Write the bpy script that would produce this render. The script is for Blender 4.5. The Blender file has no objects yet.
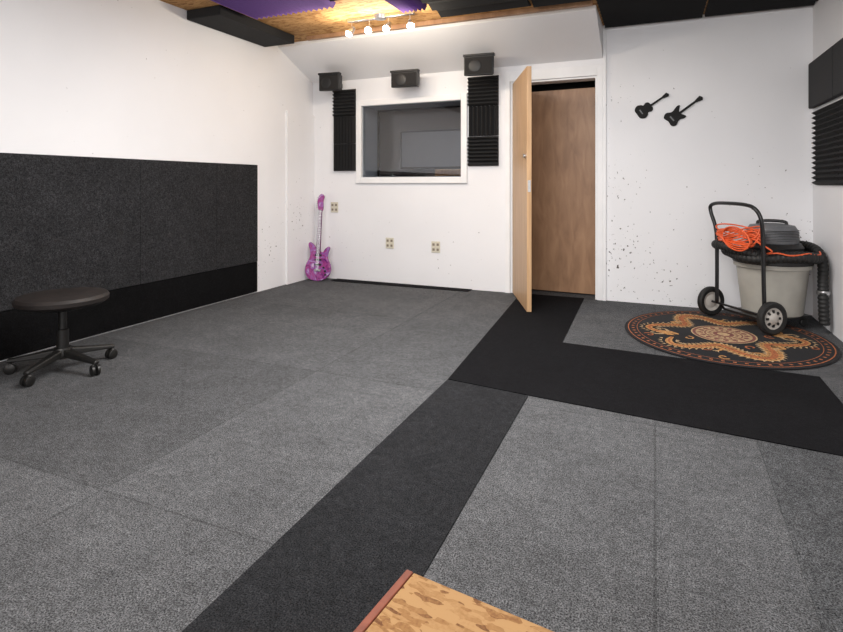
import bpy, bmesh, math, random
from mathutils import Vector, Matrix
random.seed(4)
S = bpy.context.scene
try:
    S.view_settings.view_transform = 'Standard'
except Exception: pass

# ------------------------------------------------------------------ materials
def new_mat(name):
    m = bpy.data.materials.new(name); m.use_nodes = True
    nt = m.node_tree; b = nt.nodes['Principled BSDF']
    return m, nt, b
def plain(name, c, rough=0.6, metal=0.0, bump=0.0, bscale=80, var=0.12):
    m, nt, b = new_mat(name)
    b.inputs['Roughness'].default_value = rough
    b.inputs['Metallic'].default_value = metal
    tc = nt.nodes.new('ShaderNodeTexCoord')
    n = nt.nodes.new('ShaderNodeTexNoise'); n.inputs['Scale'].default_value = bscale
    n.inputs['Detail'].default_value = 4
    nt.links.new(tc.outputs['Object'], n.inputs['Vector'])
    r = nt.nodes.new('ShaderNodeValToRGB')
    r.color_ramp.elements[0].position = .3; r.color_ramp.elements[1].position = .7
    r.color_ramp.elements[0].color = (*[x*(1-var) for x in c], 1)
    r.color_ramp.elements[1].color = (*[min(1, x*(1+var)) for x in c], 1)
    nt.links.new(n.outputs['Fac'], r.inputs['Fac'])
    nt.links.new(r.outputs['Color'], b.inputs['Base Color'])
    if bump:
        bp = nt.nodes.new('ShaderNodeBump'); bp.inputs['Strength'].default_value = bump
        bp.inputs['Distance'].default_value = .01
        nt.links.new(n.outputs['Fac'], bp.inputs['Height'])
        nt.links.new(bp.outputs['Normal'], b.inputs['Normal'])
    return m
def carpet(name, lo, hi, scale=210, patch=.16, seams=False):
    m, nt, b = new_mat(name)
    b.inputs['Roughness'].default_value = 1.0
    b.inputs['Specular IOR Level'].default_value = .1
    tc = nt.nodes.new('ShaderNodeTexCoord')
    n = nt.nodes.new('ShaderNodeTexNoise'); n.inputs['Scale'].default_value = scale
    n.inputs['Detail'].default_value = 2; n.inputs['Roughness'].default_value = .8
    nt.links.new(tc.outputs['Object'], n.inputs['Vector'])
    r = nt.nodes.new('ShaderNodeValToRGB')
    r.color_ramp.elements[0].position = .36; r.color_ramp.elements[1].position = .68
    r.color_ramp.elements[0].color = (*lo, 1); r.color_ramp.elements[1].color = (*hi, 1)
    nt.links.new(n.outputs['Fac'], r.inputs['Fac'])
    def fac(sc, det, p, rough=.7):
        n2 = nt.nodes.new('ShaderNodeTexNoise'); n2.inputs['Scale'].default_value = sc
        n2.inputs['Detail'].default_value = det; n2.inputs['Roughness'].default_value = rough
        nt.links.new(tc.outputs['Object'], n2.inputs['Vector'])
        mr = nt.nodes.new('ShaderNodeMapRange')
        mr.inputs['From Min'].default_value = .3; mr.inputs['From Max'].default_value = .7
        mr.inputs['To Min'].default_value = 1-p; mr.inputs['To Max'].default_value = 1+p
        nt.links.new(n2.outputs['Fac'], mr.inputs['Value']); return mr.outputs['Result']
    def mul(a, c):
        k = nt.nodes.new('ShaderNodeMath'); k.operation = 'MULTIPLY'
        nt.links.new(a, k.inputs[0]); nt.links.new(c, k.inputs[1]); return k.outputs[0]
    f = mul(fac(1.4, 4, patch), fac(38, 6, .5, .85))
    f = mul(f, fac(9, 4, .14, .7))
    if seams:
        br = nt.nodes.new('ShaderNodeTexBrick'); br.inputs['Scale'].default_value = 1.0
        br.offset = 0; br.inputs['Brick Width'].default_value = 1.83; br.inputs['Row Height'].default_value = 1.35
        br.inputs['Mortar Size'].default_value = .006; br.inputs['Mortar Smooth'].default_value = .5
        br.inputs['Color1'].default_value = (1.10, 1.10, 1.10, 1); br.inputs['Color2'].default_value = (.86, .86, .86, 1)
        br.inputs['Mortar'].default_value = (.76, .76, .76, 1)
        nt.links.new(tc.outputs['Object'], br.inputs['Vector'])
        f = mul(f, br.outputs['Color'])
    mx = nt.nodes.new('ShaderNodeVectorMath'); mx.operation = 'SCALE'
    nt.links.new(r.outputs['Color'], mx.inputs[0]); nt.links.new(f, mx.inputs['Scale'])
    nt.links.new(mx.outputs['Vector'], b.inputs['Base Color'])
    bp = nt.nodes.new('ShaderNodeBump'); bp.inputs['Strength'].default_value = .35
    bp.inputs['Distance'].default_value = .004
    nt.links.new(n.outputs['Fac'], bp.inputs['Height']); nt.links.new(bp.outputs['Normal'], b.inputs['Normal'])
    return m
def wood(name, c1, c2, stretch=(14, 14, 1.0), rough=.45):
    m, nt, b = new_mat(name)
    b.inputs['Roughness'].default_value = rough
    tc = nt.nodes.new('ShaderNodeTexCoord'); mp = nt.nodes.new('ShaderNodeMapping')
    mp.inputs['Scale'].default_value = stretch
    n = nt.nodes.new('ShaderNodeTexNoise'); n.inputs['Scale'].default_value = 2.2
    n.inputs['Detail'].default_value = 8; n.inputs['Distortion'].default_value = .6
    nt.links.new(tc.outputs['Object'], mp.inputs['Vector']); nt.links.new(mp.outputs['Vector'], n.inputs['Vector'])
    r = nt.nodes.new('ShaderNodeValToRGB')
    r.color_ramp.elements[0].position = .3; r.color_ramp.elements[1].position = .7
    r.color_ramp.elements[0].color = (*c1, 1); r.color_ramp.elements[1].color = (*c2, 1)
    nt.links.new(n.outputs['Fac'], r.inputs['Fac']); nt.links.new(r.outputs['Color'], b.inputs['Base Color'])
    return m
def osb(name, dark, mid, light, scale=22):
    """oriented strand board: two layers of elongated voronoi chips"""
    m, nt, b = new_mat(name)
    b.inputs['Roughness'].default_value = .8; b.inputs['Specular IOR Level'].default_value = .25
    tc = nt.nodes.new('ShaderNodeTexCoord')
    def layer(rot, sc, seed):
        mp = nt.nodes.new('ShaderNodeMapping')
        mp.inputs['Scale'].default_value = (1, 3.2, 1); mp.inputs['Rotation'].default_value = (0, 0, rot)
        mp.inputs['Location'].default_value = (seed, seed*2, 0)
        nt.links.new(tc.outputs['Object'], mp.inputs['Vector'])
        v = nt.nodes.new('ShaderNodeTexVoronoi'); v.inputs['Scale'].default_value = sc; v.distance = 'MANHATTAN'
        nt.links.new(mp.outputs['Vector'], v.inputs['Vector'])
        sp = nt.nodes.new('ShaderNodeSeparateColor'); nt.links.new(v.outputs['Color'], sp.inputs['Color'])
        return sp
    a, c = layer(.5, scale, 0), layer(-.7, scale*.8, 3.3)
    mxx = nt.nodes.new('ShaderNodeMath'); mxx.operation = 'GREATER_THAN'; mxx.inputs[1].default_value = .5
    nt.links.new(a.outputs['Green'], mxx.inputs[0])
    mix = nt.nodes.new('ShaderNodeMix'); mix.data_type = 'FLOAT'
    nt.links.new(mxx.outputs[0], mix.inputs['Factor']); nt.links.new(a.outputs['Red'], mix.inputs[2]); nt.links.new(c.outputs['Red'], mix.inputs[3])
    fine = nt.nodes.new('ShaderNodeTexNoise'); fine.inputs['Scale'].default_value = 160
    nt.links.new(tc.outputs['Object'], fine.inputs['Vector'])
    ad = nt.nodes.new('ShaderNodeMath'); ad.operation = 'MULTIPLY_ADD'; ad.inputs[1].default_value = .6
    nt.links.new(fine.outputs['Fac'], ad.inputs[0]); nt.links.new(mix.outputs[0], ad.inputs[2])
    r = nt.nodes.new('ShaderNodeValToRGB'); e = r.color_ramp.elements
    e[0].position = .22; e[0].color = (*dark, 1); e[1].position = 1; e[1].color = (*light, 1)
    k = e.new(.50); k.color = (*mid, 1)
    nt.links.new(ad.outputs[0], r.inputs['Fac']); nt.links.new(r.outputs['Color'], b.inputs['Base Color'])
    return m
def wall_mat(name, c, spots=()):
    m, nt, b = new_mat(name)
    b.inputs['Roughness'].default_value = .55
    g = nt.nodes.new('ShaderNodeNewGeometry')
    n = nt.nodes.new('ShaderNodeTexNoise'); n.inputs['Scale'].default_value = 1.3; n.inputs['Detail'].default_value = 5
    nt.links.new(g.outputs['Position'], n.inputs['Vector'])
    r = nt.nodes.new('ShaderNodeValToRGB')
    r.color_ramp.elements[0].position = .3; r.color_ramp.elements[1].position = .7
    r.color_ramp.elements[0].color = (*[x*.95 for x in c], 1); r.color_ramp.elements[1].color = (*c, 1)
    nt.links.new(n.outputs['Fac'], r.inputs['Fac'])
    if not spots:
        nt.links.new(r.outputs['Color'], b.inputs['Base Color']); return m
    a = nt.nodes.new('ShaderNodeTexNoise'); a.inputs['Scale'].default_value = 36; a.inputs['Detail'].default_value = 5
    nt.links.new(g.outputs['Position'], a.inputs['Vector'])
    def math_(op, x, y, clamp=False):
        k = nt.nodes.new('ShaderNodeMath'); k.operation = op; k.use_clamp = clamp
        for i, s in enumerate((x, y)):
            if isinstance(s, (int, float)): k.inputs[i].default_value = s
            else: nt.links.new(s, k.inputs[i])
        return k.outputs[0]
    tot = None
    for (p, rad, amt) in spots:
        d = nt.nodes.new('ShaderNodeVectorMath'); d.operation = 'DISTANCE'
        nt.links.new(g.outputs['Position'], d.inputs[0]); d.inputs[1].default_value = p
        f = math_('MULTIPLY', math_('SUBTRACT', 1.0, math_('DIVIDE', d.outputs['Value'], rad), True), amt)
        tot = f if tot is None else math_('MAXIMUM', tot, f)
    thr = math_('ADD', a.outputs['Fac'], tot)
    msk = math_('MULTIPLY', math_('SUBTRACT', thr, .728), 28, True)
    mix = nt.nodes.new('ShaderNodeMix'); mix.data_type = 'RGBA'
    nt.links.new(msk, mix.inputs['Factor']); nt.links.new(r.outputs['Color'], mix.inputs[6])
    mix.inputs[7].default_value = (.07, .06, .055, 1)
    nt.links.new(mix.outputs[2], b.inputs['Base Color'])
    return m
def emit(name, c, st):
    m, nt, b = new_mat(name)
    b.inputs['Base Color'].default_value = (*c, 1)
    b.inputs['Emission Color'].default_value = (*c, 1); b.inputs['Emission Strength'].default_value = st
    return m

SP = [((-.36, 5.42, .40), .70, .13), ((-.38, 5.42, 1.1), .5, .11), ((.10, 5.42, .12), .50, .11), ((-3.2, 5.42, .45), .5, .06), ((-2.0, 5.42, .3), .5, .04),
      ((-3.70, 5.1, .75), .5, .10), ((-3.72, 4.65, .45), .45, .10), ((.9, 5.42, 1.1), .5, .07), ((1.15, 5.42, .6), .45, .12), ((-.42, 5.42, 1.9), .5, .08), ((.3, 5.42, .7), .5, .06)]
M_wall = wall_mat('painted_wall', (.83, .83, .85), SP)
M_wallL = wall_mat('painted_wall_plain', (.84, .84, .86))
M_trim = plain('white_trim', (.82, .82, .83), .4, var=.03, bscale=6)
M_carpet = carpet('grey_carpet', (.012, .0125, .014), (.172, .175, .183), seams=True)
M_carpet2 = carpet('grey_carpet_b', (.011, .0115, .013), (.138, .142, .149))
M_dark = carpet('charcoal_carpet', (.004, .004, .005), (.036, .037, .040), patch=.12)
M_black = carpet('black_carpet', (.0022, .0022, .0026), (.011, .011, .013), patch=.15)
M_panel = carpet('wall_carpet_grey', (.010, .010, .011), (.046, .046, .049), 150, .12)
M_panelb = carpet('wall_carpet_black', (.002, .002, .002), (.008, .008, .009), 150, .1)
M_osb = osb('osb', (.11, .04, .013), (.25, .125, .045), (.36, .21, .09), 34)
M_osbc = osb('osb_ceiling', (.18, .08, .026), (.34, .17, .06), (.50, .29, .12), 18)
M_foam = plain('black_foam', (.010, .010, .011), .95, bscale=200, bump=.2)
M_foamg = plain('charcoal_foam', (.026, .026, .028), .95, bscale=160, bump=.4, var=.5)
M_purple = plain('purple_foam', (.11, .05, .22), .9, bscale=150, bump=.2)
M_blk = plain('black_plastic', (.008, .008, .009), .5, var=.1)
M_flatblk = plain('flat_black_paint', (.005, .005, .005), .8, var=.1)
M_rubber = plain('black_rubber', (.010, .010, .010), .6)
M_steelb = plain('black_steel_tube', (.010, .010, .011), .3)
M_grille = plain('speaker_grille', (.010, .009, .009), .85, bscale=300, var=.5)
M_metal = plain('brushed_metal', (.55, .55, .56), .3, 1.0)
M_doorA = wood('birch_ply', (.44, .26, .13), (.58, .37, .20))
M_doorB = wood('brown_ply', (.25, .135, .072), (.38, .22, .122), (6, 6, 1.5))
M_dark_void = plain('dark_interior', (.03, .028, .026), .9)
M_jamb = plain('grey_jamb', (.24, .265, .30), .6)
M_ctrl = plain('control_room_paint', (.19, .175, .17), .8)
M_tub = plain('beige_grey_plastic', (.36, .35, .315), .5, var=.10, bscale=7)
M_motor = plain('grey_plastic', (.12, .125, .135), .45, var=.08)
M_orange = plain('orange_cord', (.72, .11, .03), .5)
M_outlet = plain('ivory_plate', (.64, .60, .50), .4, var=.04)
M_outd = plain('outlet_slots', (.24, .20, .15), .6)
M_seat = plain('stool_seat', (.011, .007, .006), .62, bscale=15, var=.4)
M_stool = plain('stool_black', (.008, .0075, .007), .42)
M_redtrim = wood('red_brown_edge', (.12, .026, .011), (.21, .052, .022), rough=.7)
M_bulb = emit('bulb', (1, .95, .85), 60)
M_gold = plain('rug_gold', (.42, .21, .07), .95, bscale=60, var=.55)
M_rugor = plain('rug_orange', (.30, .09, .03), .95, bscale=60, var=.5)
M_cream = plain('rug_cream', (.42, .29, .16), .95, bscale=60, var=.35)
M_rose = plain('rug_rose', (.17, .055, .045), .95, bscale=60, var=.3)
M_rugb = plain('rug_black', (.006, .006, .008), 1, bscale=120, var=.5)
M_hub = plain('wheel_hub', (.46, .44, .41), .4, var=.03)
M_guard = plain('fretboard', (.10, .02, .08), .4)

def swirl():
    m, nt, b = new_mat('pink_purple_swirl')
    b.inputs['Roughness'].default_value = .15
    tc = nt.nodes.new('ShaderNodeTexCoord')
    n = nt.nodes.new('ShaderNodeTexNoise'); n.inputs['Scale'].default_value = 9
    n.inputs['Distortion'].default_value = 2.5; n.inputs['Detail'].default_value = 3
    nt.links.new(tc.outputs['Object'], n.inputs['Vector'])
    r = nt.nodes.new('ShaderNodeValToRGB'); e = r.color_ramp.elements
    e[0].position = .30; e[0].color = (.06, .012, .13, 1)
    e[1].position = .70; e[1].color = (.60, .42, .62, 1)
    k = e.new(.44); k.color = (.34, .05, .22, 1)
    k = e.new(.56); k.color = (.25, .10, .36, 1)
    nt.links.new(n.outputs['Fac'], r.inputs['Fac']); nt.links.new(r.outputs['Color'], b.inputs['Base Color'])
    return m
M_swirl = swirl()
def glassm():
    m, nt, b = new_mat('window_glass')
    b.inputs['Base Color'].default_value = (.90, .92, .95, 1)
    b.inputs['Roughness'].default_value = .02
    b.inputs['Transmission Weight'].default_value = 1; b.inputs['IOR'].default_value = 1.45
    return m
M_glass = glassm()

# ------------------------------------------------------------------ geometry helpers
def group(name, loc=(0, 0, 0), rot=(0, 0, 0)):
    e = bpy.data.objects.new(name, None); e.empty_display_size = .1
    e.location = loc; e.rotation_euler = rot
    S.collection.objects.link(e); return e
def obj(name, verts, faces, mat, parent=None, smooth=False, bevel=0, mats=None, fm=None, xf=None):
    me = bpy.data.meshes.new(name)
    if xf is not None: verts = [xf @ Vector(v) for v in verts]
    me.from_pydata([tuple(v) for v in verts], [], faces)
    bm = bmesh.new(); bm.from_mesh(me); bmesh.ops.recalc_face_normals(bm, faces=bm.faces); bm.to_mesh(me); bm.free()
    if mats:
        for mm in mats: me.materials.append(mm)
        for p, i in zip(me.polygons, fm): p.material_index = i
    else: me.materials.append(mat)
    if smooth:
        for p in me.polygons: p.use_smooth = True
    o = bpy.data.objects.new(name, me); S.collection.objects.link(o)
    if parent: o.parent = parent
    if bevel:
        b = o.modifiers.new('bevel', 'BEVEL'); b.width = bevel; b.segments = 3; b.limit_method = 'ANGLE'
        b.angle_limit = math.radians(40)
    return o
BF = [(0, 1, 3, 2), (4, 6, 7, 5), (0, 4, 5, 1), (2, 3, 7, 6), (0, 2, 6, 4), (1, 5, 7, 3)]
def bverts(lo, hi): return [(x, y, z) for x in (lo[0], hi[0]) for y in (lo[1], hi[1]) for z in (lo[2], hi[2])]
def box(name, lo, hi, mat, parent=None, bevel=0, xf=None):
    return obj(name, bverts(lo, hi), BF, mat, parent, bevel=bevel, xf=xf)
def boxes(name, lst, mat, parent=None, bevel=0):
    V, F = [], []
    for lo, hi in lst:
        o = len(V); V += bverts(lo, hi); F += [tuple(i+o for i in f) for f in BF]
    return obj(name, V, F, mat, parent, bevel=bevel)
def lathe(name, prof, mat, parent=None, seg=40, xf=None, smooth=True, closed=False):
    V, F = [], []
    n = len(prof)
    for i in range(seg):
        a = 2*math.pi*i/seg
        for r, z in prof: V.append((r*math.cos(a), r*math.sin(a), z))
    for i in range(seg):
        j = (i+1) % seg
        for k in range(n if closed else n-1):
            l = (k+1) % n
            F.append((i*n+k, j*n+k, j*n+l, i*n+l))
    if not closed:
        if prof[0][0] > 1e-6: F.append(tuple(i*n for i in range(seg)))
        if prof[-1][0] > 1e-6: F.append(tuple(i*n+n-1 for i in range(seg)))
    o = obj(name, V, F, mat, parent, smooth=smooth, xf=xf)
    bm = bmesh.new(); bm.from_mesh(o.data); bmesh.ops.remove_doubles(bm, verts=bm.verts, dist=1e-6)
    bmesh.ops.recalc_face_normals(bm, faces=bm.faces)
    for e in bm.edges:
        if len(e.link_faces) == 2 and e.calc_face_angle(0) > .6: e.smooth = False
    bm.to_mesh(o.data); bm.free()
    return o
def axis_xf(loc, d):
    d = Vector(d).normalized()
    return Matrix.Translation(loc) @ d.to_track_quat('Z', 'Y').to_matrix().to_4x4()
def cyl(name, p, q, r, mat, parent=None, seg=20):
    p, q = Vector(p), Vector(q); L = (q-p).length
    return lathe(name, [(0, 0), (r, 0), (r, L), (0, L)], mat, parent, seg, axis_xf(p, q-p))
def catmull(P, n=8, closed=False):
    P = [Vector(p) for p in P]; out = []
    m = len(P)
    rng = range(m) if closed else range(m-1)
    for i in rng:
        if closed: a, b, c, d = P[i-1], P[i], P[(i+1) % m], P[(i+2) % m]
        else: a, b, c, d = P[max(i-1, 0)], P[i], P[i+1], P[min(i+2, m-1)]
        for k in range(n):
            t = k/n
            out.append(.5*((2*b)+(c-a)*t+(2*a-5*b+4*c-d)*t*t+(3*b-a-3*c+d)*t**3))
    if not closed: out.append(P[-1])
    return out
def tube(name, pts, r, mat, parent=None, seg=10, closed=False):
    P = [Vector(p) for p in pts]; n = len(P); V, F = [], []
    prev = None
    for i in range(n):
        if closed: t = (P[(i+1) % n]-P[i-1])
        else: t = P[min(i+1, n-1)]-P[max(i-1, 0)]
        t.normalize()
        if prev is None:
            u = t.orthogonal().normalized()
        else:
            u = prev-t*prev.dot(t)
            u.normalize()
        prev = u; w = t.cross(u)
        rr = r(i) if callable(r) else r
        for k in range(seg):
            a = 2*math.pi*k/seg
            V.append(P[i]+u*rr*math.cos(a)+w*rr*math.sin(a))
    for i in range(n if closed else n-1):
        j = (i+1) % n
        for k in range(seg):
            l = (k+1) % seg
            F.append((i*seg+k, i*seg+l, j*seg+l, j*seg+k))
    if not closed: F += [tuple(range(seg)), tuple((n-1)*seg+k for k in range(seg))]
    return obj(name, V, F, mat, parent, smooth=True)
def resample(P, step):
    out = [P[0]]; acc = 0
    for a, b in zip(P, P[1:]):
        L = (b-a).length; d = step-acc
        while d <= L:
            out.append(a+(b-a)*(d/L)); d += step
        acc = (acc+L) % step
    return out
def hose(name, pts, r, mat, parent):
    P = resample(catmull(pts, 24), .0075)
    o = tube(name, P, lambda i: r*(1.0, .97, .84, .97)[i % 4], mat, parent, 16)
    return o
def extr(name, o2, y0, y1, mat, parent=None, xf=None, bevel=0):
    n = len(o2)
    V = [(p[0], y0, p[1]) for p in o2]+[(p[0], y1, p[1]) for p in o2]
    F = [tuple(range(n)), tuple(range(n, 2*n))]+[(i, (i+1) % n, n+(i+1) % n, n+i) for i in range(n)]
    return obj(name, V, F, mat, parent, xf=xf, bevel=bevel)

# ------------------------------------------------------------------ room shell
XL, XR, YB, YF, H = -3.72, 1.20, 5.42, -2.6, 2.60
box('floor', (XL-.15, YF-.15, -.1), (XR+.15, 6.3, 0), M_carpet)
box('wall_left', (XL-.15, YF-.15, 0), (XL, YB, H), M_wall)
box('wall_right', (XR, YF-.15, 0), (XR+.15, YB, H), M_wallL)
box('wall_front', (XL, YF-.15, 0), (XR, YF, H), M_wallL)
box('ceiling', (XL-.15, YF-.15, H), (XR+.15, 6.3, H+.1), M_osbc)
WX0, WX1, WZ0, WZ1 = -3.055, -1.865, 1.175, 1.98
DX0, DX1, DZ = -1.34, -.505, 2.13
T = .15
boxes('wall_back', [
    ((XL-.15, YB, 0), (WX0, YB+T, H)), ((WX0, YB, 0), (WX1, YB+T, WZ0)), ((WX0, YB, WZ1), (WX1, YB+T, H)),
    ((WX1, YB, 0), (DX0, YB+T, H)), ((DX0, YB, DZ), (DX1, YB+T, H)), ((DX1, YB, 0), (XR+.15, YB+T, H))], M_wall)
sx0, sx1 = XL, -.455
sec = [(4.77, H), (YB, H), (YB, 2.29), (4.77, 2.565)]
V = [(sx0, y, z) for y, z in sec]+[(sx1, y, z) for y, z in sec]
obj('ceiling_slope', V, [(0, 1, 2, 3), (4, 5, 6, 7)]+[(i, (i+1) % 4, 4+(i+1) % 4, 4+i) for i in range(4)], M_wallL)
box('trim_1', (XL+.001, 4.90, 0), (XL+.022, YB-.001, 1.90), M_wall)
box('trim_2', (-.4525, YB-.025, 0), (-.425, YB-.001, 2.545), M_trim)
# ------------------------------------------------------------------ floor carpets
def flat(name, poly, z0, z1, mat, parent=None):
    n = len(poly)
    V = [(x, y, z0) for x, y in poly]+[(x, y, z1) for x, y in poly]
    return obj(name, V, [tuple(range(n)), tuple(range(n, 2*n))]+[(i, (i+1) % n, n+(i+1) % n, n+i) for i in range(n)], mat, parent)
flat('black_carpet_runner', [(-1.07, 2.875), (-.602, 2.82), (.70, 2.69), (.86, 2.68), (.86, 3.74), (-.59, 3.85), (-.625, YB), (-1.24, YB)], .0005, .005, M_black)
flat('charcoal_carpet_strip', [(-1.055, YF+.02), (-.575, YF+.02), (-.604, 2.81), (-1.07, 2.865)], .0005, .005, M_dark)
flat('carpet_tile', [(.30, YF+.02), (XR-.01, YF+.02), (XR-.01, 2.655), (.40, 2.70)], .0005, .004, M_carpet2)
flat('black_carpet_strip', [(-3.38, 5.27), (-1.75, 5.29), (-1.75, YB-.002), (-3.38, YB-.002)], .0005, .006, M_black)

# ------------------------------------------------------------------ wall carpet on left wall
g = group('carpet_wainscot', (XL, 0, 0))
ys = [YF+.02, -1.4, -.2, 1.0, 2.05, 3.05, 3.86, 4.42]
for i in range(len(ys)-1):
    box('carpet_tile_%d' % (i+1), (.001, ys[i], .315), (.024, ys[i+1]-.003, 1.293), M_panel, g, .004)
box('lower_band', (.001, YF+.02, .012), (.018, 4.42, .312), M_panelb, g, .003)

# ------------------------------------------------------------------ window
g = group('window_1')
fr = .066
boxes('casing', [((WX0-fr, YB-.03, WZ0-fr), (WX0, YB-.001, WZ1+fr)), ((WX1, YB-.03, WZ0-fr), (WX1+fr, YB-.001, WZ1+fr)),
                 ((WX0, YB-.03, WZ1), (WX1, YB-.001, WZ1+fr)), ((WX0, YB-.03, WZ0-fr), (WX1, YB-.001, WZ0))], M_trim, g, .004)
e = .02
boxes('recess_jambs', [((WX0-e, YB+T+.001, WZ0-e), (WX0, 5.86, WZ1+e)), ((WX1, YB+T+.001, WZ0-e), (WX1+e, 5.86, WZ1+e)),
                       ((WX0, YB+T+.001, WZ1), (WX1, 5.86, WZ1+e)), ((WX0, YB+T+.001, WZ0-e), (WX1, 5.86, WZ0))], M_jamb, g)
boxes('inner_liner', [((WX0+.0005, YB+.005, WZ0+.007), (WX0+.006, YB+T, WZ1-.007)), ((WX0+.0005, YB+.005, WZ0+.0005), (WX1-.0005, YB+T, WZ0+.006)),
                      ((WX1-.006, YB+.005, WZ0+.007), (WX1-.0005, YB+T, WZ1-.007)), ((WX0+.0005, YB+.005, WZ1-.006), (WX1-.0005, YB+T, WZ1-.0005))], M_jamb, g)
boxes('stop_frame', [((WX0, 5.79, WZ0), (WX0+.018, 5.815, WZ1)), ((WX1-.018, 5.79, WZ0), (WX1, 5.815, WZ1)),
                     ((WX0+.0181, 5.79, WZ1-.02), (WX1-.0181, 5.815, WZ1)), ((WX0+.0181, 5.79, WZ0), (WX1-.0181, 5.815, WZ0+.02))], M_blk, g)
box('glass', (WX0+.001, 5.82, WZ0+.001), (WX1-.001, 5.826, WZ1-.001), M_glass, g)
box('outer_glass', (WX0+.007, YB+.03, WZ0+.007), (WX1-.007, YB+.036, WZ1-.007), M_glass, g)
# control room beyond the glass
box('wall_control_room_left', (-4.8, 5.9, 0), (-4.7, 8.3, H), M_ctrl)
box('wall_control_room_right', (-1.55, 6.35, 0), (-1.45, 8.3, H), M_ctrl)
box('wall_control_room_back', (-4.8, 8.3, 0), (-1.45, 8.4, H), M_ctrl)
boxes('wall_control_room_front', [((-4.8, 5.87, 2.01), (-1.45, 5.9, H)), ((-4.8, 5.87, 0), (-1.45, 5.9, 1.155)), ((-4.8, 5.87, 1.156), (WX0-.02, 5.9, 2.009)), ((WX1+.02, 5.87, 1.156), (-1.45, 5.9, 2.009))], M_ctrl)
box('ceiling_control_room', (-4.8, 6.31, H), (-1.45, 8.4, H+.1), M_ctrl)
box('floor_control_room', (-4.8, 6.31, -.1), (-1.45, 8.4, 0), M_ctrl)
g = group('mixing_desk', (-3.3, 7.2, 0))
box('top', (-.9, -.35, 1.06), (1.4, .35, 1.10), M_doorA, g, .005)
boxes('legs', [((-.85, -.3, 0), (-.79, .3, 1.06)), ((1.29, -.3, 0), (1.35, .3, 1.06))], M_blk, g)
box('console', (-.6, -.2, 1.10), (.2, .2, 1.24), M_blk, g, .01)
box('console_cheek', (.50, -.2, 1.10), (1.3, .2, 1.30), M_doorA, g, .01)
g = group('wall_mounted_screen', (-3.35, 8.24, 0))
box('bezel', (-.55, -.03, 1.35), (.55, .055, 1.98), M_blk, g, .006)
box('display', (-.52, -.034, 1.38), (.52, -.0305, 1.95), M_jamb, g)

# ------------------------------------------------------------------ doors
g = group('door_frame')
boxes('casing', [((DX1+.0001, YB-.022, 0), (-.453, YB-.001, DZ+.10)), ((DX0-.0048, YB-.022, DZ), (DX1-.0001, YB-.001, DZ+.10)),
                 ((DX0-.055, YB-.022, 0), (DX0-.005, YB-.001, DZ+.10))], M_trim, g, .003)
boxes('jambs', [((DX1-.018, YB, 0), (DX1-.001, YB+T, DZ-.0005)), ((DX0+.001, YB, 0), (DX0+.018, YB+T, DZ-.0005)), ((DX0+.0185, YB, DZ-.018), (DX1-.0185, YB+T, DZ-.001))], M_trim, g)
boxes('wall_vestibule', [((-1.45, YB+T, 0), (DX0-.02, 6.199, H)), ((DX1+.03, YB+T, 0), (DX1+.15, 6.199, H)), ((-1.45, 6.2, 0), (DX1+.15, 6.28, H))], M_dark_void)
g = group('door_1', (-1.315, 5.385, .012), (0, 0, math.radians(-68)))
box('slab', (0, 0, 0), (.835, .04, 2.09), M_doorA, g, .002)
box('latch_plate', (.8352, .008, 1.02), (.8375, .032, 1.12), M_metal, g)
for i, z in enumerate((.22, 1.02, 1.85)):
    cyl('hinge_%d' % (i+1), (-.008, .012, z), (-.008, .012, z+.09), .008, M_metal, g, 12)
cyl('deadbolt', (.78, -.004, 1.33), (.78, -.02, 1.33), .018, M_metal, g)
g = group('door_2', (-1.30, 5.635, .012), (0, 0, -.045))
box('slab', (0, 0, 0), (.76, .04, 2.04), M_doorB, g, .002)
lathe('knob', [(0, 0), (.03, 0), (.03, .006), (.012, .01), (.012, .03), (.027, .042), (.024, .06), (0, .066)], M_metal, g, 20, axis_xf((.07, -.001, .95), (0, -1, 0)))

# ------------------------------------------------------------------ acoustic foam
def wedge_tile(name, w, h, t, n, horizontal, mat, parent, xf):
    """foam tile in local XZ, ridges pointing -Y"""
    V, F = [], []
    prof = [(0, 0)]
    L = h if horizontal else w
    for i in range(n):
        prof += [(L*(i+.08)/n, t*.35), (L*(i+.5)/n, t), (L*(i+.92)/n, t*.35)]
    prof += [(L, 0)]
    W = w if horizontal else h
    m = len(prof)
    for s in (0, W):
        for a, d in prof: V.append((s, -d, a) if horizontal else (a, -d, s))
    F = [tuple(range(m)), tuple(range(m, 2*m))]+[(i, (i+1) % m, m+(i+1) % m, m+i) for i in range(m)]
    return obj(name, V, F, mat, parent, xf=xf)
def foam_col(x0, x1, z0, z1, pattern):
    g = group('acoustic_foam_panel', (x0, YB-.001, z0))
    n = len(pattern); hh = (z1-z0)/n
    for i, p in enumerate(pattern):
        wedge_tile('foam_tile_%d' % (i+1), x1-x0, hh-.004, .055, 7 if not p else 8, p, M_foam, g, Matrix.Translation((0, 0, i*hh)))
foam_col(-3.42, -3.135, 1.25, 2.19, (False, False, True))
foam_col(-1.785, -1.465, 1.285, 2.215, (True, False, True))
g = group('acoustic_foam_panel', (XR-.001, 5.27, 1.09))
R = Matrix.Rotation(-math.pi/2, 4, 'Z')
for i in range(2):
    wedge_tile('lower_tile_%d' % (i+1), .60, .60, .045, 15, True, M_foam, g, Matrix.Translation((0, -i*.61, 0)) @ R)
g2 = group('carpet_covered_absorber', (XR-.001, 5.36, 1.715))
for i in range(2):
    box('pad_%d' % (i+1), (-.045, -.66-i*.67, 0), (0, -i*.67, .37), M_foamg, g2, .01)

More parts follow.
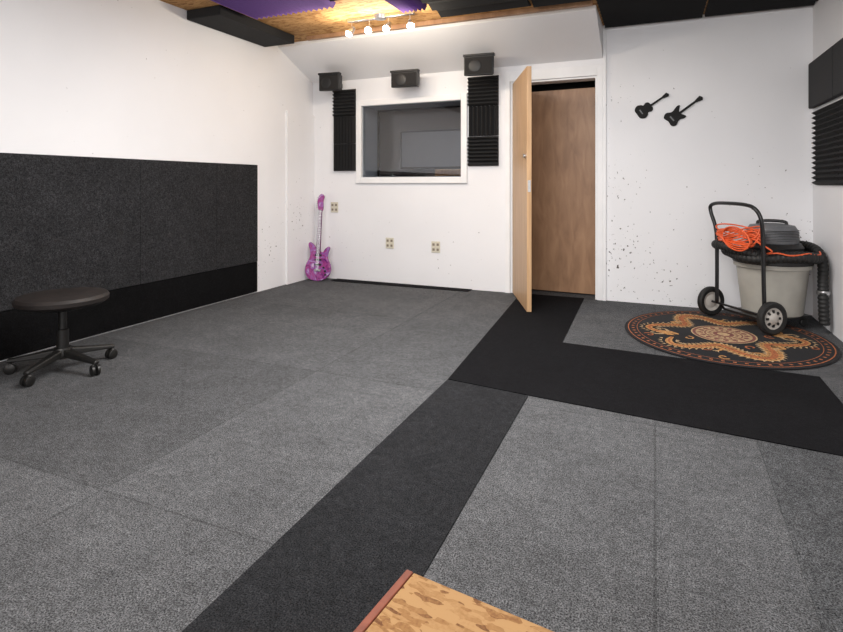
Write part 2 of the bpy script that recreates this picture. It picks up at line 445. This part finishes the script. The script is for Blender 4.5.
def cfoam(name, x0, y0, x1, y1, t, mat, n=8, along_x=True):
    g = group(name, (x0, y0, H-.001))
    w, h = x1-x0, y1-y0
    xf = Matrix(((1, 0, 0, 0), (0, 0, 1, 0), (0, 1, 0, 0), (0, 0, 0, 1)))
    wedge_tile('ridged_foam', w, h, t, n, along_x, mat, g, xf)
    return g
box('ceiling_absorber_panel', (XL+.005, 3.52, H-.085), (-3.34, 4.55, H-.001), M_foam, None, .01)
cfoam('purple_ceiling_foam', -3.25, 2.3, -2.42, 3.85, .05, M_purple, 16, False)
cfoam('purple_ceiling_foam', -1.98, 3.2, -1.75, 4.20, .05, M_purple, 6, False)
for (a, b, c, d) in ((-2.38, 2.6, -2.02, 3.78), (-1.72, 2.9, -.95, 4.55), (-.92, 2.9, -.47, 4.72)):
    cfoam('ceiling_foam_panel', a, b, c, min(d, 4.60), .045, M_foam, 8, True)
for (a, b, c, d) in ((-.43, 4.3, .38, YB-.03), (.40, 4.0, XR-.01, YB-.03)):
    cfoam('ceiling_foam_panel', a, b, c, d, .045, M_foam, 12, True)
for (a, b, c, d) in ((XL+.01, -2.0, -2.4, 2.2), (-.2, -2.0, XR-.01, 3.6)):
    cfoam('ceiling_foam_panel', a, b, c, d, .045, M_foam, 24, True)
boxes('trim_3', [((-3.25, 4.62, H-.04), (-.47, 4.66, H-.001))], M_doorB)

# ------------------------------------------------------------------ track light
tl = group('track_light', (-2.24, 4.30, H-.002))
box('track_bar', (-.33, -.018, -.03), (.33, .018, 0), M_metal, tl, .004)
lathe('canopy', [(0, -.04), (.05, -.035), (.06, 0), (0, 0)], M_metal, tl, 24)
for i, (x, dy, dx) in enumerate(((-.29, -.5, -.3), (-.11, -.7, .1), (.08, -.6, -.1), (.29, -.5, .3))):
    cyl('stem_%d' % (i+1), (x, 0, -.03), (x, 0, -.09), .006, M_metal, tl, 10)
    d = Vector((dx, dy, -.7)).normalized()
    p = Vector((x, 0, -.10))
    lathe('head_%d' % (i+1), [(0, -.03), (.018, -.03), (.024, 0), (.036, .05), (.032, .05), (.02, .01), (0, .008)], M_metal, tl, 20, axis_xf(p, d))
    lathe('bulb_%d' % (i+1), [(0, .015), (.018, .02), (.028, .045), (.024, .066), (0, .074)], M_bulb, tl, 16, axis_xf(p, d))
    L = bpy.data.lights.new('bulb_light', 'POINT'); L.energy = 8; L.color = (1, .88, .72); L.shadow_soft_size = .03
    lo = bpy.data.objects.new('bulb_light_%d' % (i+1), L); lo.parent = tl; lo.location = p+d*.12
    S.collection.objects.link(lo)

# ------------------------------------------------------------------ speakers
def speaker(x, y, z, w, h, yaw, tilt):
    g = group('satellite_speaker', (x, y, z), (tilt, 0, yaw))
    d = .13
    V = [(-w/2, -d/2, -h/2), (w/2, -d/2, -h/2), (w/2, -d/2, h/2), (-w/2, -d/2, h/2),
         (-w*.40, d/2, -h*.40), (w*.40, d/2, -h*.40), (w*.42, d/2, h*.44), (-w*.42, d/2, h*.44)]
    obj('cabinet', V, [(0, 1, 2, 3), (4, 5, 6, 7), (0, 1, 5, 4), (1, 2, 6, 5), (2, 3, 7, 6), (3, 0, 4, 7)], M_blk, g, bevel=.012)
    box('grille', (-w/2+.015, -d/2-.008, -h/2+.015), (w/2-.015, -d/2-.0005, h/2-.03), M_grille, g, .005)
    box('top_lip', (-w/2-.004, -d/2-.012, h/2-.018), (w/2+.004, -d/2+.05, h/2+.004), M_blk, g, .004)
    lathe('woofer_ring', [(0, 0), (.055, 0), (.06, .004), (.05, .008), (0, .002)], M_blk, g, 28, axis_xf((-w*.12, -d/2-.008, -.01), (0, -1, 0)))
    back = YB-.002-y
    cyl('bracket_arm', (0, d/2-.01, 0), (0, back-.03, 0), .012, M_steelb, g, 12)
    box('bracket_plate', (-.035, back-.036, -.025), (.035, back-.03, .02), M_steelb, g)
speaker(-3.31, 5.18, 2.225, .25, .195, .10, 0)
speaker(-2.40, 5.20, 2.195, .305, .175, .05, 0)
speaker(-1.575, 5.13, 2.255, .30, .205, .08, 0)

# ------------------------------------------------------------------ outlets
def outlet(x, z):
    g = group('electrical_outlet', (x, YB-.001, z))
    box('plate', (-.05, -.007, -.06), (.05, 0, .06), M_outlet, g, .003)
    for i, dz in enumerate((.027, -.027)):
        for j, dx in enumerate((-.024, .024)):
            box('socket_%d%d' % (i, j), (dx-.013, -.010, dz-.013), (dx+.013, -.0072, dz+.013), M_outd, g, .002)
outlet(-2.704, .445); outlet(-2.155, .426); outlet(-3.42, .83)

# ------------------------------------------------------------------ wall guitar decorations
def decor(x, z, ang, L, style):
    g = group('guitar_silhouette_decoration', (x, YB-.002, z), (0, ang, 0))
    s = L/.28
    if style == 0:
        P = [(0, -.075), (-.04, -.072), (-.062, -.04), (-.052, -.008), (-.036, .008), (-.044, .034), (-.03, .056), (0, .058), (.03, .056), (.044, .034), (.036, .008), (.052, -.008), (.062, -.04), (.04, -.072)]
    else:
        P = [(0, -.07), (-.04, -.078), (-.06, -.045), (-.042, -.005), (-.055, .045), (-.047, .066), (-.03, .05), (-.012, .035), (.012, .035), (.03, .045), (.047, .05), (.05, .03), (.040, -.005), (.058, -.045), (.04, -.072)]
    pts = [(p.x*s, p.y*s) for p in catmull([(a, b, 0) for a, b in P], 6, True)]
    extr('body', pts, -.014, 0, M_flatblk, g, bevel=.002)
    extr('neck', [(-.009*s, .02*s), (.009*s, .02*s), (.008*s, .17*s), (-.008*s, .17*s)], -.019, -.0142, M_flatblk, g)
    extr('headstock', [(-.010*s, .168*s), (.010*s, .168*s), (.020*s, .21*s), (.004*s, .222*s), (-.018*s, .21*s)], -.018, -.002, M_flatblk, g, bevel=.001)
    box('bridge', (-.022*s, -.018, -.042*s), (.022*s, -.0142, -.032*s), M_motor, g)
    lathe('sound_hole', [(0, 0), (.013*s, 0), (.013*s, .0012), (0, .0012)], M_grille, g, 20, axis_xf((0, -.0142, .003), (0, -1, 0)))
decor(-.085, 1.785, math.radians(56), .30, 0)
decor(.175, 1.715, math.radians(53), .33, 1)

# ------------------------------------------------------------------ electric guitar
g = group('electric_guitar', (-3.515, 5.235, .003), (math.radians(-7), 0, math.radians(8)))
P = [(-.035, .36), (-.075, .405), (-.118, .43), (-.135, .40), (-.112, .33), (-.112, .26), (-.155, .17), (-.158, .09), (-.12, .025), (-.05, .0), (.03, .0), (.10, .03), (.145, .09), (.148, .17), (.108, .25), (.110, .31), (.128, .365), (.112, .385), (.075, .36), (.04, .32)]
pts = [(p.x, p.y) for p in catmull([(a, b, 0) for a, b in P], 6, True)]
extr('body', pts, -.042, 0, M_swirl, g, bevel=.010)
extr('neck', [(-.026, .30), (.026, .30), (.021, .80), (-.021, .80)], -.056, -.0425, M_guard, g, bevel=.002)
hp = catmull([(-.022, .79, 0), (.022, .79, 0), (.030, .84, 0), (.026, .90, 0), (.036, .955, 0), (.005, .985, 0), (-.03, .96, 0), (-.045, .90, 0), (-.038, .84, 0)], 4, True)
extr('headstock', [(p.x, p.y) for p in hp], -.050, -.034, M_swirl, g, bevel=.002)
for i in range(12):
    z = .78-.42*(1-.5**(i/8.0))*1.25
    box('fret_%d' % (i+1), (-.023, -.058, z), (.023, -.0562, z+.003), M_metal, g)
for i, z in enumerate((.17, .225, .275)):
    box('pickup_%d' % (i+1), (-.042, -.052, z), (.042, -.0425, z+.020), M_blk, g, .003)
box('bridge', (-.04, -.054, .105), (.04, -.0425, .13), M_metal, g, .003)
for i, (x, z) in enumerate(((.075, .15), (.095, .11), (.10, .07))):
    cyl('control_knob_%d' % (i+1), (x, -.0425, z), (x, -.058, z), .011, M_blk, g, 14)
for i in range(6):
    x = -.015+.006*i
    cyl('string_%d' % (i+1), (x, -.0605, .12), (x, -.0605, .80), .0009, M_metal, g, 5)
    cyl('tuner_%d' % (i+1), (-.036, -.042, .83+.022*i), (-.056, -.042, .832+.022*i), .005, M_metal, g, 8)

# ------------------------------------------------------------------ rolling stool
st = group('rolling_stool', (-3.225, 2.13, 0))
lathe('seat', [(0, .382), (.16, .382), (.218, .392), (.239, .408), (.242, .430), (.230, .446), (.17, .455), (.07, .450), (0, .448)], M_seat, st, 56)
lathe('seat_pan', [(0, .357), (.09, .359), (.17, .381), (0, .3815)], M_stool, st, 32)
lathe('gas_column', [(0, .10), (.032, .10), (.032, .24), (.022, .245), (.022, .357), (0, .357)], M_stool, st, 24)
lathe('hub', [(0, .075), (.05, .075), (.055, .10), (.045, .135), (0, .14)], M_stool, st, 28)
for i in range(5):
    a = math.radians(72*i+2)
    Rz = Matrix.Rotation(a, 4, 'Z')
    V = [(.03, -.03, .085), (.03, .03, .085), (.03, .026, .128), (.03, -.026, .128), (.285, -.018, .066), (.285, .018, .066), (.285, .013, .086), (.285, -.013, .086)]
    obj('leg_%d' % (i+1), V, [(0, 1, 2, 3), (4, 5, 6, 7), (0, 1, 5, 4), (1, 2, 6, 5), (2, 3, 7, 6), (3, 0, 4, 7)], M_stool, st, bevel=.008, xf=Rz)
    c = Rz @ Vector((.268, 0, 0)); b = a+.9*math.sin(i*2.3)+1.2
    d = Vector((math.cos(b), math.sin(b), 0)); s = Vector((-d.y, d.x, 0))*.012
    cyl('caster_stem_%d' % (i+1), (c.x, c.y, .03), (c.x, c.y, .07), .007, M_blk, st, 10)
    for k, sg in enumerate((-1, 1)):
        p = c+Vector((0, 0, .0305))+d*(.005 if sg > 0 else -.005)
        lathe('caster_wheel_%d_%d' % (i+1, k+1), [(0, 0), (.022, 0), (.030, .003), (.030, .015), (.022, .019), (0, .019)], M_stool, st, 20, axis_xf(p, d*sg))
    tube('caster_hood_%d' % (i+1), [c+Vector((0, 0, .05))-d*.024, c+Vector((0, 0, .064)), c+Vector((0, 0, .05))+d*.024], .009, M_stool, st, 8)

# ------------------------------------------------------------------ round dragon rug
rg = group('round_dragon_rug', (.455, 4.49, .0055)); rg.scale = (.67, .75, 1)
lathe('pile', [(0, 0), (.995, 0), (1, .003), (.995, .006), (0, .006)], M_rugb, rg, 96)
def ring(name, r0, r1, z, mat, seg=96):
    V, F = [], []
    for i in range(seg):
        a = 2*math.pi*i/seg
        for r in (r0, r1): V.append((r*math.cos(a), r*math.sin(a), z))
    for i in range(seg):
        j = (i+1) % seg; F.append((2*i, 2*i+1, 2*j+1, 2*j))
    return obj(name, V, F, mat, rg)
def ribbon(name, P, w, z, mat, n=10):
    C = catmull([(a, b, 0) for a, b in P], n); V, F = [], []
    m = len(C)
    for i, c in enumerate(C):
        t = (C[min(i+1, m-1)]-C[max(i-1, 0)]).normalized(); nn = Vector((-t.y, t.x, 0))
        ww = w(i/(m-1)) if callable(w) else w
        V += [(c+nn*ww)+Vector((0, 0, z)), (c-nn*ww)+Vector((0, 0, z))]
    for i in range(m-1): F.append((2*i, 2*i+1, 2*i+3, 2*i+2))
    return obj(name, V, F, mat, rg)
ring('outer_border', .955, .966, .0070, M_rugor)
ring('inner_border', .865, .872, .0070, M_rugor)
def multi(name, polys, z, mat):
    V, F = [], []
    for p in polys:
        o = len(V); V += [(x, y, z) for x, y in p]; F.append(tuple(range(o, o+len(p))))
    return obj(name, V, F, mat, rg)
def pol(r, a): return (r*math.cos(a), r*math.sin(a))
ks = []
for i in range(60):
    a = 2*math.pi*i/60; w = .028
    ks.append([pol(.897, a-w), pol(.926, a-w), pol(.926, a+w*.1), pol(.897, a+w*.1)])
multi('border_key', ks, .0071, M_rugor)
ring('medallion_ground', .0, .27, .0068, M_cream)
ring('medallion_ring_outer', .27, .30, .0070, M_rose)
ring('medallion_ring', .30, .315, .0070, M_cream)
ring('medallion_inner', .06, .10, .0072, M_rose)
ring('medallion_mid', .17, .185, .0072, M_rose)
pet = []
for i in range(16):
    a = 2*math.pi*i/16
    pet.append([pol(.195, a-.09), pol(.225, a-.13), pol(.26, a), pol(.225, a+.13), pol(.195, a+.09)])
    pet.append([pol(.105, a), pol(.135, a-.12), pol(.163, a), pol(.135, a+.12)])
multi('medallion_petals', pet, .0073, M_rose)
def dragon(k, a0, span, mid, mat, sgn=1):
    N = 22; P = []
    for i in range(N):
        t = i/(N-1); a = a0+sgn*span*t
        r = mid+.155*math.sin(t*math.pi*5.0)
        P.append(pol(r, a))
    ribbon('dragon_body_%d' % k, P, lambda t: .012+.062*math.sin(min(1, t*1.15)*math.pi*.93)**.6 if t < .97 else .05, .0074, mat, 8)
    ribbon('dragon_belly_%d' % k, P, lambda t: .006+.022*math.sin(min(1, t*1.05)*math.pi*.9), .0078, M_rugor if mat is M_gold else M_cream, 8)
    C = catmull([(a, b, 0) for a, b in P], 8); sp = []; sc = []
    for i in range(6, len(C)-6, 3):
        t = (C[i+1]-C[i-1]).normalized(); n = Vector((-t.y, t.x, 0))
        for s in (1, -1):
            c = C[i]+n*.065*s
            sp.append([(c.x-t.x*.018, c.y-t.y*.018), ((c+n*.040*s).x-t.x*.02, (c+n*.040*s).y-t.y*.02), (c.x+t.x*.018, c.y+t.y*.018)])
            c = C[i]+n*.042*s
            sc.append([((c+n*.015*s).x, (c+n*.015*s).y), ((c+t*.014).x, (c+t*.014).y), ((c-n*.015*s).x, (c-n*.015*s).y), ((c-t*.004).x, (c-t*.004).y)])
    multi('dragon_spines_%d' % k, sp, .0076, M_cream if mat is M_gold else M_gold)
    multi('dragon_scales_%d' % k, sc, .0079, M_rugb)
    h = Vector((*P[-1], 0)); t = (C[-1]-C[-4]).normalized(); n = Vector((-t.y, t.x, 0))
    q = lambda u, v: ((h+t*u+n*v).x, (h+t*u+n*v).y)
    multi('dragon_head_%d' % k, [[q(-.05, .05), q(.02, .085), q(.12, .05), q(.13, .015), q(.04, .008), q(.11, -.03), q(.05, -.07), q(-.05, -.05)]], .0080, mat)
    for j, s in enumerate((1, -1)):
        ribbon('dragon_horn_%d_%d' % (k, j), [q(0, .06*s), q(-.06, .12*s), q(-.13, .10*s)], lambda t: .016*(1-t)+.003, .0081, M_cream, 6)
    for j, f in enumerate((.25, .5, .75)):
        c = C[int(f*len(C))]; tt = (C[int(f*len(C))+1]-c).normalized(); nn = Vector((-tt.y, tt.x, 0))*(1 if j % 2 else -1)
        L = [c+nn*.04, c+nn*.12+tt*.03, c+nn*.15-tt*.05]
        ribbon('dragon_leg_%d_%d' % (k, j), [(v.x, v.y) for v in L], lambda t: .026*(1-t)+.008, .0079, mat, 6)
        for u in (-1, 0, 1):
            e2 = L[2]; d = (L[2]-L[1]).normalized(); sd = Vector((-d.y, d.x, 0))
            ribbon('dragon_claw_%d_%d_%d' % (k, j, u+1), [(e2.x, e2.y), ((e2+d*.04+sd*.03*u).x, (e2+d*.04+sd*.03*u).y)], .006, .0080, M_cream, 2)
dragon(1, math.radians(-150), math.radians(165), .59, M_gold)
dragon(2, math.radians(35), math.radians(160), .59, M_gold)
cl = 0
for a in range(0, 360, 24):
    cl += 1; cx, cy = pol((.79, .44, .62)[cl % 3], math.radians(a+9*(cl % 2)))
    P = [(cx+(.012+.008*i)*math.cos(i*.9+a), cy+(.012+.008*i)*math.sin(i*.9+a)) for i in range(7)]
    ribbon('cloud_curl_%d' % cl, P, .009, .00735, M_rugor if cl % 2 else M_gold, 5)

# ------------------------------------------------------------------ shop vacuum on its cart
O = Vector((.84, 5.0, .014))
vc = group('shop_vacuum', O)
W = lambda x, y, z: Vector((x, y, z))-Vector((O.x, O.y, 0))
lathe('tub', [(0, .085), (.195, .085), (.205, .095), (.222, .25), (.243, .44), (.262, .445), (.262, .475), (0, .475)], M_tub, vc, 56)
lathe('rim', [(0, .4755), (.268, .4755), (.272, .50), (.262, .525), (.225, .54), (.215, .565), (0, .565)], M_blk, vc, 56)
lathe('motor_base', [(0, .5655), (.205, .5655), (.21, .60), (.19, .63), (0, .63)], M_blk, vc, 48)
lathe('motor_housing', [(0, .6305), (.175, .6305), (.18, .66), (.172, .73), (.15, .765), (.08, .778), (0, .78)], M_motor, vc, 48)
for i in range(7):
    z = .655+i*.012
    lathe('vent_ring_%d' % (i+1), [(.1765-.0002*i, z), (.1820-.0006*i, z+.001), (.1820-.0006*i, z+.004), (.1765-.0002*i, z+.005)], M_blk, vc, 48, closed=True)
tube('lid_handle', catmull([(-.09, .02, .765), (-.085, .02, .792), (0, .0, .80), (.085, -.02, .792), (.09, -.02, .765)], 6), .012, M_blk, vc, 10)
ax = Vector((.577, -.816, 0)); nn = Vector((.816, .577, 0))
near, far = W(.772, 4.593, .12), W(.424, 5.085, .12)
cyl('axle', near-ax*.01, far+ax*.01, .009, M_steelb, vc, 12)
for i, (c, d) in enumerate(((near, ax), (far, -ax))):
    xf = axis_xf(c-d*.022, d)
    lathe('tire_%d' % (i+1), [(.078, .004), (.105, 0), (.118, .008), (.120, .022), (.118, .036), (.105, .044), (.078, .040)], M_rubber, vc, 40, xf, closed=True)
    lathe('wheel_hub_%d' % (i+1), [(0, .008), (.03, .004), (.055, .014), (.0778, .008), (.0778, .036), (.055, .030), (.03, .046), (.014, .052), (0, .052)], M_hub, vc, 32, xf)
    for k in range(8):
        a = k*math.pi/4
        box('hub_slot_%d_%d' % (i+1, k), (.038, -.008, .031), (.062, .008, .0395), M_rubber, vc, 0, xf @ Matrix.Rotation(a, 4, 'Z'))
hp = catmull([W(.735, 4.645, .12), W(.728, 4.64, .40), W(.722, 4.63, .68), W(.708, 4.62, .83), W(.672, 4.645, .905), W(.62, 4.72, .93), W(.53, 4.87, .935), W(.455, 5.0, .93), W(.420, 5.06, .905), W(.424, 5.065, .85), W(.452, 5.035, .74), W(.462, 5.022, .60), W(.462, 5.022, .12)], 8)
tube('cart_handle', hp, .0145, M_steelb, vc, 12)
def Q(u, v, z):
    m = (near+far)/2; p = m+ax*u+nn*v; return Vector((p.x, p.y, z))
plate = [Q(-.20, .03, 0), Q(.20, .03, 0), Q(.17, .50, 0), Q(-.17, .50, 0)]
V = [Vector((p.x, p.y, .066)) for p in plate]+[Vector((p.x, p.y, .084)) for p in plate]
obj('cart_plate', V, [(0, 1, 2, 3), (4, 5, 6, 7)]+[(i, (i+1) % 4, 4+(i+1) % 4, 4+i) for i in range(4)], M_steelb, vc, bevel=.004)
for i, u in enumerate((-.2, .2)):
    cyl('cart_strut_%d' % (i+1), Q(u, 0, .12), Q(u, .04, .075), .010, M_steelb, vc, 10)
for i, u in enumerate((-.13, .13)):
    c = Q(u, .44, .03)
    lathe('caster_%d' % (i+1), [(0, 0), (.025, 0), (.03, .006), (.03, .02), (.025, .026), (0, .026)], M_rubber, vc, 20, axis_xf(c, ax))
    cyl('caster_stem_%d' % (i+1), c+ax*.013, c+ax*.013+Vector((0, 0, .038)), .007, M_metal, vc, 8)
hz = []
for i in range(24):
    a = math.radians(150+i*14.5)
    r = .300+.010*math.sin(i*1.3)
    hz.append(Vector((min(r*math.cos(a), .312), r*math.sin(a), .535+.014*math.sin(i*.8)+.012*i/25)))
hz2 = [Vector((.16, .24, .60)), Vector((.26, .10, .60)), Vector((.300, -.02, .565)), Vector((.308, -.09, .48)), Vector((.300, -.13, .36)), Vector((.298, -.15, .22)), Vector((.302, -.16, .05))]
hose('hose_wrap', hz, .042, M_rubber, vc)
hose('hose_drop', hz2, .036, M_rubber, vc)
lathe('hose_cuff', [(.036, 0), (.043, .004), (.043, .03), (.036, .034)], M_metal, vc, 24, axis_xf((.3, -.133, .30), (0, -.08, -1)), closed=True)
hose('hose_end', [Q(.16, .02, .555), Q(.05, -.03, .575), Q(-.08, -.05, .595), Q(-.20, -.03, .60), Q(-.27, .03, .585)], .036, M_rubber, vc)

# orange cord is kept as its own object, hung over the cart handle
ec = group('extension_cord', O)
P = []
for l in range(8):
    ju, jz, jv, tl_ = random.uniform(-.02, .02), random.uniform(-.03, .05), random.uniform(.0, .02), random.uniform(-.05, .07)
    for k in range(10):
        a = 2*math.pi*k/10
        u = (.215+ju)*math.cos(a); v = -.005+(.040+jv)*math.sin(a)
        z = .69+jz+tl_*math.cos(a)+.03*math.sin(a)
        P.append(Q(u, v, z))
tube('cord_coil', catmull(P, 6), .0056, M_orange, ec, 8)
P = []
for l in range(4):
    for k in range(12):
        a = 2*math.pi*k/12
        u = .02+(.17-.012*l)*math.cos(a)+.012*l; z = .675+(.045+.014*l)*math.sin(a)-.12*(u-.02)
        P.append(Q(u, -.062-.007*l, z))
tube('cord_hanging_loops', catmull(P, 6), .0056, M_orange, ec, 8)
P = [Q(.20, -.03, .66), Q(.28, .02, .60)]
for i in range(9):
    a = math.radians(-105+i*12); P.append(Vector((.325*math.cos(a)*(.93 if i > 6 else 1), .335*math.sin(a), .574+.008*math.sin(i*2))))
tube('cord_tail', catmull(P, 8), .0056, M_orange, ec, 8)

# ------------------------------------------------------------------ OSB cabinet in the foreground
ob = group('osb_cabinet', (-.385, .835, 0), (0, 0, math.radians(-7)))
box('carcass', (.012, -.56, 0), (.70, -.004, .428), M_osb, ob, .002)
box('top', (.014, -.58, .4285), (.72, 0, .45), M_osb, ob, .002)
box('edge_banding', (0, -.58, .400), (.0132, 0, .4512), M_redtrim, ob, .002)

# ------------------------------------------------------------------ lights
def area(name, loc, size, energy, col=(1, .975, .95), rot=(0, 0, 0)):
    L = bpy.data.lights.new(name, 'AREA'); L.shape = 'RECTANGLE'; L.size, L.size_y = size
    L.energy = energy; L.color = col
    o = bpy.data.objects.new(name, L); o.location = loc; o.rotation_euler = rot; S.collection.objects.link(o)
area('added_ceiling_fill', (-1.1, 2.7, 2.50), (1.6, 1.2), 120)  # added fill under the ceiling, out of view, brightens the walls; no fixture
area('added_ceiling_fill', (-1.0, -.9, 2.50), (2.0, 1.4), 70)  # second added fill, behind the camera, no lamp modelled
area('bounce_flash', (-.4, -2.2, 1.7), (2.8, 1.4), 110, (1, .985, .98), (math.radians(88), 0, 0))
area('control_room_light', (-3.0, 7.0, 2.5), (.6, .6), 15, (1, .86, .76))

w = bpy.data.worlds.new('world'); S.world = w; w.use_nodes = True
w.node_tree.nodes['Background'].inputs['Color'].default_value = (.8, .85, 1, 1)
w.node_tree.nodes['Background'].inputs['Strength'].default_value = .3

cd = bpy.data.cameras.new('camera'); cd.lens = 545/843*36; cd.sensor_width = 36; cd.sensor_fit = 'HORIZONTAL'
cd.shift_y = -(316-184)/843; cd.clip_start = .02
co = bpy.data.objects.new('camera', cd); co.location = (0, 0, 1.1)
co.rotation_euler = (math.radians(90), 0, math.radians(23.2)); S.collection.objects.link(co)
S.camera = co
